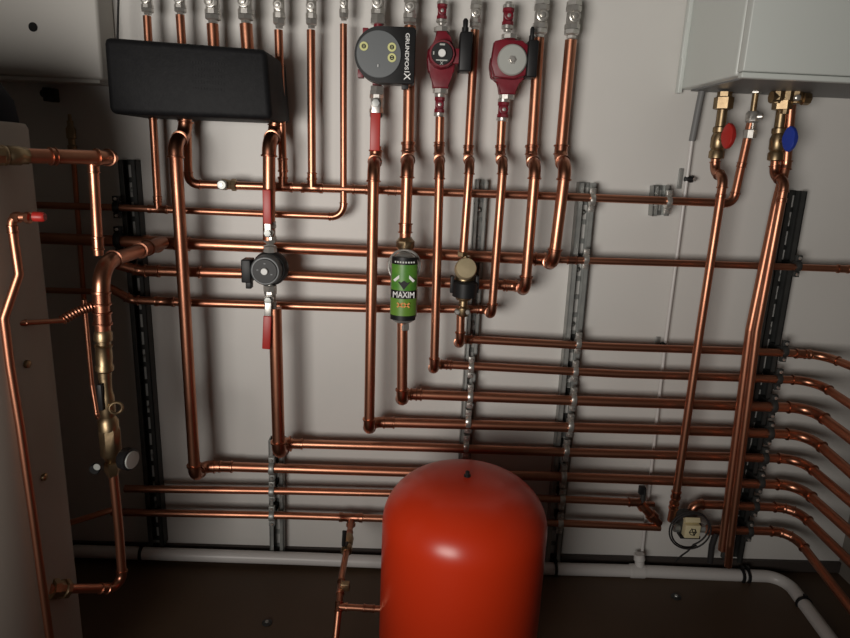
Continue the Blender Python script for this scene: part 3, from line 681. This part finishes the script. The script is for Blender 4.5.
# ------------------------------------------------------------------ lower right valve and small pump
t = thing('bypass_valve', P(646, 515, BK), 'copper-bodied valve with T-handle left of the coiled cable', 'valve')
A, B = P(640, 503, BK), P(662, 527, BK); a = (B-A).normalized(); s = S(A)
MB().lathe(A, a, [(0, 5*s), (6*s, 6*s), (7*s, 4.6*s), (16*s, 4.6*s), (17*s, 6*s), (23*s, 6*s), (24*s, 4*s), (32*s, 4*s)], 12).build('body', 'copfit', t)
MB().lathe(P(642, 503, BK), UP, [(0, 2.6*s), (16*s, 2.6*s)], 10).build('stem', 'darksteel', t)
MB().box(P(642, 490, BK), 6*s, 5*s, 8*s, bev=.001).build('handle', 'black', t)
MB().box(P(650, 504, BK), 9*s, 4*s, 4*s, bev=.001).build('side_port', 'copfit', t)
c = P(689, 527, .12); s = S(c)
t = thing('small_pump', P(689, 545, .12), 'small dark pump with a cream label inside a coil of black cable', 'pump')
MB().lathe(c+Vector((0, .045, 0)), FV, [(0, 12*s), (.03, 13*s), (.05, 12*s)], 24).build('housing', 'darksteel', t)
q = MB().box(c+FV*.012, 15*s, .03, 14*s, bev=.002).build('label_box', 'cream', t); q['label'] = 'cream coloured control box'
MB().box(c+FV*.006+UP*8.6*s, 15*s, .03, 5*s, X=Vector((1, 0, 0)), Y=Vector((0, .8, -.6)), Z=Vector((0, .6, .8)), bev=.002).build('label_top', 'cream', q)
mb = MB(); r_ = random.Random(3)
mb.ring(c+FV*.0275, FV, 3.2*s, .35*s); mb.box(c+FV*.0275, .8*s, .001, 9*s, Vector((.9, 0, .4)).normalized(), Vector((0, 1, 0)), Vector((-.4, 0, .9)).normalized()); mb.box(c+FV*.0275+Vector((2*s, 0, 0)), .7*s, .001, 7*s); mb.box(c+FV*.0275, 8*s, .001, .7*s)
mb.build('label_marks', 'black', q)
MB().box(c+Vector((0, -.004, -8*s)), 20*s, .03, 3*s, bev=.001).build('bottom_flange', 'black', t)
for sg in (-1, 1): MB().lathe(c+Vector((sg*10*s, 0, -1*s)), Vector((sg, 0, 0)), [(0, 4*s), (5*s, 4.6*s), (6*s, 3*s)], 8, flat=True).build('union_nut', 'steel', t)
cc = P(687, 528, .155); s = S(cc); pts = []
for i in range(97):
    a = 2*math.pi*i/48-1.1; k = i/96
    pts.append(cc+Vector((math.cos(a)*20.5*s*(1.03-.10*k)+(4*k)*s, -.012*math.sin(math.pi*k), math.sin(a)*20.5*s*(1.0-.06*k)-2*k*s)))
P0, P1_ = pts[0], pts[-1]
pts = [P(675, 562, .12), P(681, 556, .14), P(688, 551, .15)]+pts
o = MB().sweep(pts, .85*s, 8).build('coiled_cable', 'rubber'); tag(o, 'black cable looped in a circle around the small pump', 'cable')
# small hanging hose bits
pipe('short dark hose dropping beside the foot of the wide rail', [(716, 533, .08), (712, 545, .08), (710, 562, .08)], 6, name='hose', m_='rubber', cat='hose', elbows=False)

# drain valve on the tank feed
t = thing('drain_valve', P(345, 560, .28), 'small drain valve with raised lever left of the red tank', 'valve')
A, B = P(349.2, 536, .165), P(343.5, 567, .31); a = (B-A).normalized(); s = S(A)
MB().lathe(A, a, [(0, 4*s), (4*s, 5*s), (14*s, 5*s), (17*s, 4*s), (20*s, 5.4*s), (26*s, 5.4*s), (28*s, 3.8*s)], 10).build('body', 'brass', t)
MB().sweep([A+a*8*s+FV*4*s, P(343.5, 545, .27), P(344.5, 531, .24)], [2*s, 1.8*s, 2.2*s], 8).build('lever', 'black', t)
MB().box(P(345, 586, .40), 8*s, 6*s, 7*s, bev=.002).build('tap_cap', 'brass', t)

# ------------------------------------------------------------------ red tank
dT = .47; e0 = P(380, 575, dT); e1 = P(541.5, 575, dT)
cx = (e0.x+e1.x)/2; RT = (e1.x-e0.x)/2*.99
t = thing('expansion_tank', (cx, -dT, 0), 'large glossy red expansion tank in front of the pipes', 'tank')
zt = P(463, 476, dT).z
prof = []
HD = RT*.62
for i in range(15):
    a = math.pi/2*i/14; prof.append((zt-HD+HD*math.sin(a)**1.0*1.0, RT*math.cos(a)**.72 if i < 14 else 0.0005))
prof = [(.07, .001), (.072, RT*.5), (.09, RT*.85), (.13, RT)]+prof
MB().lathe(Vector((cx, -dT, 0)), UP, prof, 72).build('vessel', 'tank', t)
for k in range(3):
    a = math.radians(90+120*k); q = Vector((cx+math.cos(a)*RT*.7, -dT+math.sin(a)*RT*.7, 0)); MB().box(q+UP*.05, .03, .03, .1, bev=.003).build('foot', 'tank', t)
MB().lathe(Vector((cx, -dT, zt-.003)), UP, [(0, .008), (.006, .008), (.006, .005), (.014, .005), (.016, .003)], 14).build('air_valve', 'black', t)

# ------------------------------------------------------------------ left side
# hot-water cylinder
q = P(52, 350, .5)-CAM; dirx, diry = Vector((q.x, q.y)).normalized()
RC = .30; yC = -.56
# centre so that the right silhouette passes the pixel: signed distance RC left of the sight line
nx, ny = -diry, dirx
# point on line with y=yC, shifted
tt = (yC-CAM.y+0)/diry
def solve():
    lo, hi = -2.5, 0.
    for _ in range(60):
        m_ = (lo+hi)/2; dist = (m_-CAM.x)*nx+(yC-CAM.y)*ny
        if dist > RC: lo = m_
        else: hi = m_
    return (lo+hi)/2
xC = solve()
zT = P(10, 121, .6).z
t = thing('hot_water_cylinder', (xC, yC, 0), 'tall off-white water cylinder with dark lid cut off at the left edge', 'cylinder')
MB().lathe(Vector((xC, yC, 0)), UP, [(0, RC*.97), (.02, RC), (zT-.01, RC), (zT, RC*.985)], 72).build('jacket', 'casing', t)
MB().lathe(Vector((xC, yC, zT)), UP, [(0, RC-.014), (.045, RC-.02), (.085, RC-.045), (.12, RC-.10), (.135, RC-.2)], 60).build('lid', 'navy', t)['label'] = 'dark domed lid'
def on_cyl(px, py):
    v = (F*FPX+R*(px-425)+U*(319-py)).normalized(); o = CAM-Vector((xC, yC, 0))
    a = v.x**2+v.y**2; b = 2*(o.x*v.x+o.y*v.y); c_ = o.x**2+o.y**2-RC**2; D = b*b-4*a*c_
    k = (-b-math.sqrt(max(D, 0)))/(2*a); return CAM+v*k
for px, py in ((26, 364), (43, 477)):
    p = on_cyl(px, py); nrm = (p-Vector((xC, yC, p.z))).normalized()
    MB().lathe(p-nrm*.002, nrm, [(0, .008), (.008, .008), (.01, .005)], 12).build('casing_screw', 'brass', t)
_u = on_cyl(-12, 155); _v = P(104, 157.5, .43)
pipe('horizontal copper pipe at upper left from the brass union, ending in an elbow',
     [_u, _v, ('to', .395)], 13.5, [('c', 46, 157, .5, 6)], rad=.03, wref=1)
pipe('dim copper pipe joining the valve column foot to the cylinder base',
     [(113, 470, .43), (119, 530, .43), (123, 588, .43), on_cyl(50, 589)], 9, [('c', 90, 588.6, .46, 10)])
_c = on_cyl(54, 589); _a = (P(123, 588, .43)-_c).normalized()
tag(MB().lathe(_c-_a*.01, _a, [(0, .022), (.012, .024), (.014, .018), (.03, .018), (.032, .022), (.042, .022), (.044, .016)], 8, flat=True).build('pipe_union', 'brass'), 'dim union where the lowest left pipe meets the cylinder', 'fitting')
# brass union at upper left
t = thing('brass_union', P(12, 165, .43), 'brass union where upper left pipe meets the white cylinder', 'fitting')
A = _u; a_ = (_v-_u).normalized(); L_ = 1/(_v-_u).length
Lu = (_v-_u).length; q = Lu/116; s = S(_v)
MB().lathe(A, a_, [(0, 9*s), (12*q, 9*s), (13*q, 8*s), (17*q, 8*s), (18*q, 8.6*s), (29*q, 8.6*s), (31*q, 7.6*s), (36*q, 7.6*s)], 8, flat=True).build('nut', 'brass', t)
MB().lathe(A+a_*12*q, a_, [(0, 8.8*s), (2*q, 9.2*s), (4*q, 8.4*s)], 20).build('collar', 'brass', t)
# red knob cock
t = thing('drain_cock', P(28, 225, .60), 'small cock with bright red knob on the left hanging pipe', 'valve')
A = P(12, 217, .60); s = S(A)
MB().lathe(A, Vector((1, 0, 0)), [(0, 4*s), (4*s, 5.5*s), (8*s, 5.5*s), (9*s, 4*s), (13*s, 4*s), (14*s, 6*s), (18*s, 6*s), (19*s, 3*s), (23*s, 3*s)], 8, flat=True).build('body', 'copfit', t)
MB().lathe(P(33, 216.5, .60), Vector((1, 0, 0)), [(0, 3*s), (1*s, 5*s), (10*s, 5*s), (12*s, 3.5*s)], 16).build('knob', 'red', t)['label'] = 'bright red knob'
# copper stub + flexible hose
pipe('short copper stub from the cylinder side at left', [on_cyl(24, 323), P(64, 320.5, .5)], 5.5, [('c', 36, 322, .6, 12)])
A, B = P(62, 320.4, .5), P(97, 305, .43); L = (B-A).length; nst = 60; a = (B-A).normalized()
pts = []; rr = []
for i in range(nst+1):
    pts.append(A+a*L*i/nst+UP*math.sin(math.pi*i/nst)*.004); rr.append((4.4+.9*math.sin(i*1.25))*S(A))
o = MB().sweep(pts, rr, 14).build('flexible_hose', 'copfit'); tag(o, 'ribbed flexible hose joining the short stub to the thick left elbow', 'hose')
# valve column
t = thing('mixing_valve', P(113, 470, .43), 'brass valve column with gauge and black handwheel at lower left', 'valve')
A = P(103, 332, .43); s = S(A)
def down(px0, py0, px1, py1, prof, nm, m_, n=18, flat=False):
    a0, b0 = P(px0, py0, .43), P(px1, py1, .43); L = (b0-a0).length; k = L/(py1-py0)
    return MB().lathe(a0, b0-a0, [(tt*k, r*s) for tt, r in prof], n, flat=flat).build(nm, m_, t)
down(103, 330, 105, 378, [(0, 7), (3, 8.6), (10, 8.6), (11, 7), (14, 7), (15, 8.8), (18, 7.6), (26, 8.2), (34, 7.6), (36, 8.8), (40, 8.8), (42, 6.5), (48, 6.5)], 'strainer', 'brass')
down(105, 376, 109, 430, [(0, 6), (14, 6), (20, 7.5), (34, 8), (40, 7), (44, 10), (54, 10)], 'tube', 'brass')
down(109, 425, 112, 462, [(0, 8), (5, 11), (28, 11), (32, 8), (37, 6)], 'body', 'brass', 8, True)
down(112, 460, 113, 476, [(0, 5), (2, 8), (10, 8), (16, 5)], 'lower_nut', 'brass', 6, True)
MB().box(P(101, 397, .45), 5*s, .012, 28*s, bev=.002).build('lever', 'black', t)
MB().ring(P(116, 408, .44), Vector((.4, -1, 0)), 6*s, 1.5*s).build('lifting_ring', 'brass', t)
g = MB().lathe(P(97, 467, .47), FV, [(0, 5*s), (.012, 5.5*s), (.014, 4.6*s)], 20).build('gauge', 'black', t)
MB().lathe(P(97, 467, .484), FV, [(0, 3.6*s), (.001, 3.4*s)], 20).build('dial', 'lgrey', g)
h = MB().lathe(P(119, 457, .46), Vector((1, -.35, 0)), [(0, 4*s), (4*s, 4*s), (5*s, 10*s), (7*s, 11.5*s), (15*s, 11.5*s), (16*s, 10*s)], 12).build('handwheel', 'black', t)
MB().lathe(P(119, 457, .46)+Vector((1, -.35, 0)).normalized()*15.5*s, Vector((1, -.35, 0)), [(0, 9.3*s), (2*s, 9*s), (2.4*s, 5*s)], 24).build('wheel_cap', 'lgrey', h)['label'] = 'pale grey cap'
# air vent
t = thing('air_vent', P(73, 152, .035), 'slim brass air vent standing on thin pipe at upper left', 'vent')
A = P(73, 154, .035); s = S(A)
MB().lathe(A, UP, [(0, 3*s), (3*s, 4.5*s), (8*s, 4.5*s), (9*s, 3.4*s), (14*s, 3.4*s), (15*s, 4.6*s), (24*s, 4.6*s), (27*s, 3*s), (32*s, 3*s)], 14).build('body', 'brass', t)
MB().lathe(A+UP*32*s, UP, [(0, 2*s), (6*s, 1.6*s)], 10).build('cap', 'brass', t)
# white cabinet
A = P(103, 80, .09); t = thing('wall_cabinet', Vector((A.x-.25, -.045, A.z)), 'plain off-white wall cabinet in the upper left corner with a small hole', 'cabinet')
MB().box(Vector((A.x-.3, -.045, A.z+.3)), .6, .09, .6, bev=.008).build('body', 'cabinet', t)
MB().lathe(P(33, 27, .0905), FV, [(0, .011), (.0005, .011)], 20).build('hole', 'hole', t)
MB().box(Vector((A.x-.3, -.047, A.z-.004)), .58, .08, .008).build('bottom_lip', 'cabinet', t)
# black knob clip
t = thing('wall_hook', P(50, 103, .03), 'black plastic bracket on wall under the off-white cabinet', 'bracket')
c = P(51, 95, .03); s = S(c)
MB().box(c, 9*s, .04, 13*s, bev=.003).build('block', 'black', t); MB().lathe(c+Vector((-5*s, 0, 1*s)), FV, [(-.01, 4*s), (.01, 4*s), (.014, 3*s)], 16).build('knob', 'black', t)

# ------------------------------------------------------------------ light
sc = bpy.context.scene
w = bpy.data.worlds.new('world'); sc.world = w; w.use_nodes = True
bg = w.node_tree.nodes['Background']; bg.inputs['Color'].default_value = (.85, .78, .70, 1); bg.inputs['Strength'].default_value = .045
def area(name, loc, target, sx, sy, power, col):
    l = bpy.data.lights.new(name, 'AREA'); l.shape = 'RECTANGLE'; l.size = sx; l.size_y = sy; l.energy = power; l.color = col
    o = bpy.data.objects.new(name, l); C.objects.link(o); o.location = loc; l.spread = math.radians(76)
    o.rotation_euler = (Vector(target)-Vector(loc)).to_track_quat('-Z', 'Y').to_euler(); return o
area('doorway_light', (-1.0, -2.85, 1.0), (.08, 0, 1.46), 1.05, .85, 12, (1, .95, .89))
sc.view_settings.view_transform = 'Standard'; sc.view_settings.look = 'None'; sc.view_settings.exposure = 0; sc.view_settings.gamma = 1
sc.view_settings.use_curve_mapping = False
